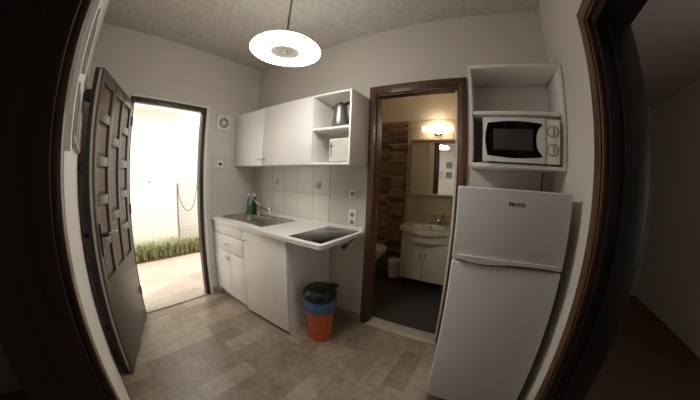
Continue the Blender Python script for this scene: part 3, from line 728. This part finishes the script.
for s in (-1, 1):
    b = nb(); cyl(b, (1.88+s*.045, 1.33, .80), (1.88+s*.045, 1.33, .84), .012); tube(b, [(1.88+s*.045-.02, 1.33, .848), (1.88+s*.045+.02, 1.33, .848)], .006); tube(b, [(1.88+s*.045, 1.31, .848), (1.88+s*.045, 1.35, .848)], .006); obj('tap_handle', b, M['chrome'], t)
t = thing('soap_dispenser', 'dark soap dispenser standing right of the bathroom tap', 'dispenser', (2.0, 1.32, .79))
b = nb(); lathe(b, [(.03, 0), (.033, .01), (.033, .09), (.02, .105), (.012, .11)], (2.0, 1.32, .79), 24); obj('body', b, M['steel'], t)
b = nb(); lathe(b, [(.014, .108), (.014, .125), (.005, .127), (.005, .15)], (2.0, 1.32, .79), 16); tube(b, [(2.0, 1.32, .94), (2.0, 1.28, .938)], .007); obj('pump', b, M['black'], t)
# mirror cabinet
CX0, CX1, MZ0, MZ1, MY = 1.535, 2.165, 1.165, 1.86, 1.30
t = thing('mirror_cabinet', 'bathroom mirror cabinet with pale panel imitating a wall reflection', 'mirror', (1.85, 1.36, MZ0))
obj('carcass', box(nb(), CX0, CX1, MY+.02, YB-.013, MZ0, MZ1, .003), M['vanity'], t)
obj('wall_reflection_panel', box(nb(), CX0+.001, 1.735, MY, MY+.019, MZ0+.002, MZ1-.002, .004), M['vanity'], t)  # plain beige panel imitates the wall reflected in the mirror's left part
b = nb()
for q in ((1.737, CX1, MZ0, MZ0+.022), (1.737, CX1, MZ1-.012, MZ1), (1.737, 1.78, MZ0+.022, MZ1-.012), (CX1-.012, CX1, MZ0+.022, MZ1-.012)): box(b, q[0], q[1], MY, MY+.019, q[2], q[3], .002)
obj('mirror_frame', b, M['vanity'], t)
obj('mirror_glass', box(nb(), 1.775, CX1-.01, MY+.008, MY+.018, MZ0+.02, MZ1-.01), M['mirror'], t, smooth=False)
obj('cornice', box(nb(), CX0-.02, CX1+.02, MY-.04, YB-.013, MZ1, MZ1+.025, .005), M['vanity'], t)
# wall light above
t = thing('vanity_light', 'warm glowing bar light above the mirror cabinet', 'light', (1.86, YB-.012, 2.02))
b = nb(); box(b, 1.82, 1.92, YB-.05, YB-.012, 1.95, 2.02, .006); obj('bracket', b, M['chrome'], t)
b = nb(); box(b, 1.66, 2.07, YB-.085, YB-.06, 2.01, 2.075, .008); obj('glass_bar', b, M['bathglow2'], t)
b = nb(); lathe(b, [(.0, -.075), (.045, -.065), (.07, -.03), (.075, 0), (.07, .03), (.045, .065), (0, .075)], (1.865, YB-.10, 2.045), 24, Vector((1, 0, 0)), sx=.9, sy=.55); obj('bulb_cover', b, M['bathglow'], t)
# toilet against the left wall, bowl pointing +x
t = thing('toilet', 'white toilet beside the bathroom mosaic wall', 'toilet', (.95, 1.10, 0))
def oval(cx, cy, a, bb, z, n=36): return [Vector((cx+a*math.cos(2*math.pi*i/n), cy+bb*math.sin(2*math.pi*i/n), z)) for i in range(n)]
b = nb(); rs = [oval(.98, 1.10, .12, .09, 0), oval(.98, 1.10, .12, .09, .12), oval(1.04, 1.10, .16, .12, .24), oval(1.08, 1.10, .225, .17, .36), oval(1.08, 1.10, .235, .18, .395), oval(1.08, 1.10, .18, .13, .395), oval(1.07, 1.10, .12, .08, .25)]
R2 = [[b.verts.new(v) for v in r] for r in rs]
for p_, q_ in zip(R2, R2[1:]):
    for i in range(36): b.faces.new((p_[i], p_[(i+1) % 36], q_[(i+1) % 36], q_[i]))
b.faces.new(R2[0][::-1]); b.faces.new(R2[-1]); obj('bowl', b, M['porcelain'], t)
b = nb(); rs = [oval(1.08, 1.10, .235, .18, .397), oval(1.08, 1.10, .24, .185, .41), oval(1.08, 1.10, .235, .18, .43), oval(1.07, 1.10, .2, .15, .436)]
R2 = [[b.verts.new(v) for v in r] for r in rs]
for p_, q_ in zip(R2, R2[1:]):
    for i in range(36): b.faces.new((p_[i], p_[(i+1) % 36], q_[(i+1) % 36], q_[i]))
b.faces.new(R2[0][::-1]); b.faces.new(R2[-1]); obj('seat_lid', b, M['porcelain'], t)
obj('cistern', box(nb(), .556, .74, .90, 1.30, .38, .78, .03, 4), M['porcelain'], t)
obj('base', box(nb(), .556, .92, 1.0, 1.20, 0, .385, .03, 3), M['porcelain'], t)
# pedal bin
c = (1.415, 1.20, 0)
t = thing('pedal_bin', 'small white pedal bin between toilet and vanity', 'bin', c)
b = nb(); lathe(b, [(.075, .01), (.08, .02), (.09, .22), (.09, .225)], c, 32); obj('body', b, M['white'], t)
b = nb(); lathe(b, [(.094, .225), (.096, .235), (.085, .262), (.04, .275), (0, .278)], c, 32); obj('lid', b, M['white'], t)
b = nb(); box(b, c[0]-.022, c[0]+.022, c[1]-.115, c[1]-.07, .012, .022, .003); obj('pedal', b, M['black'], t)
b = nb(); lathe(b, [(.083, 0), (.083, .014), (.07, .016)], c, 32); obj('base_ring', b, M['black'], t)
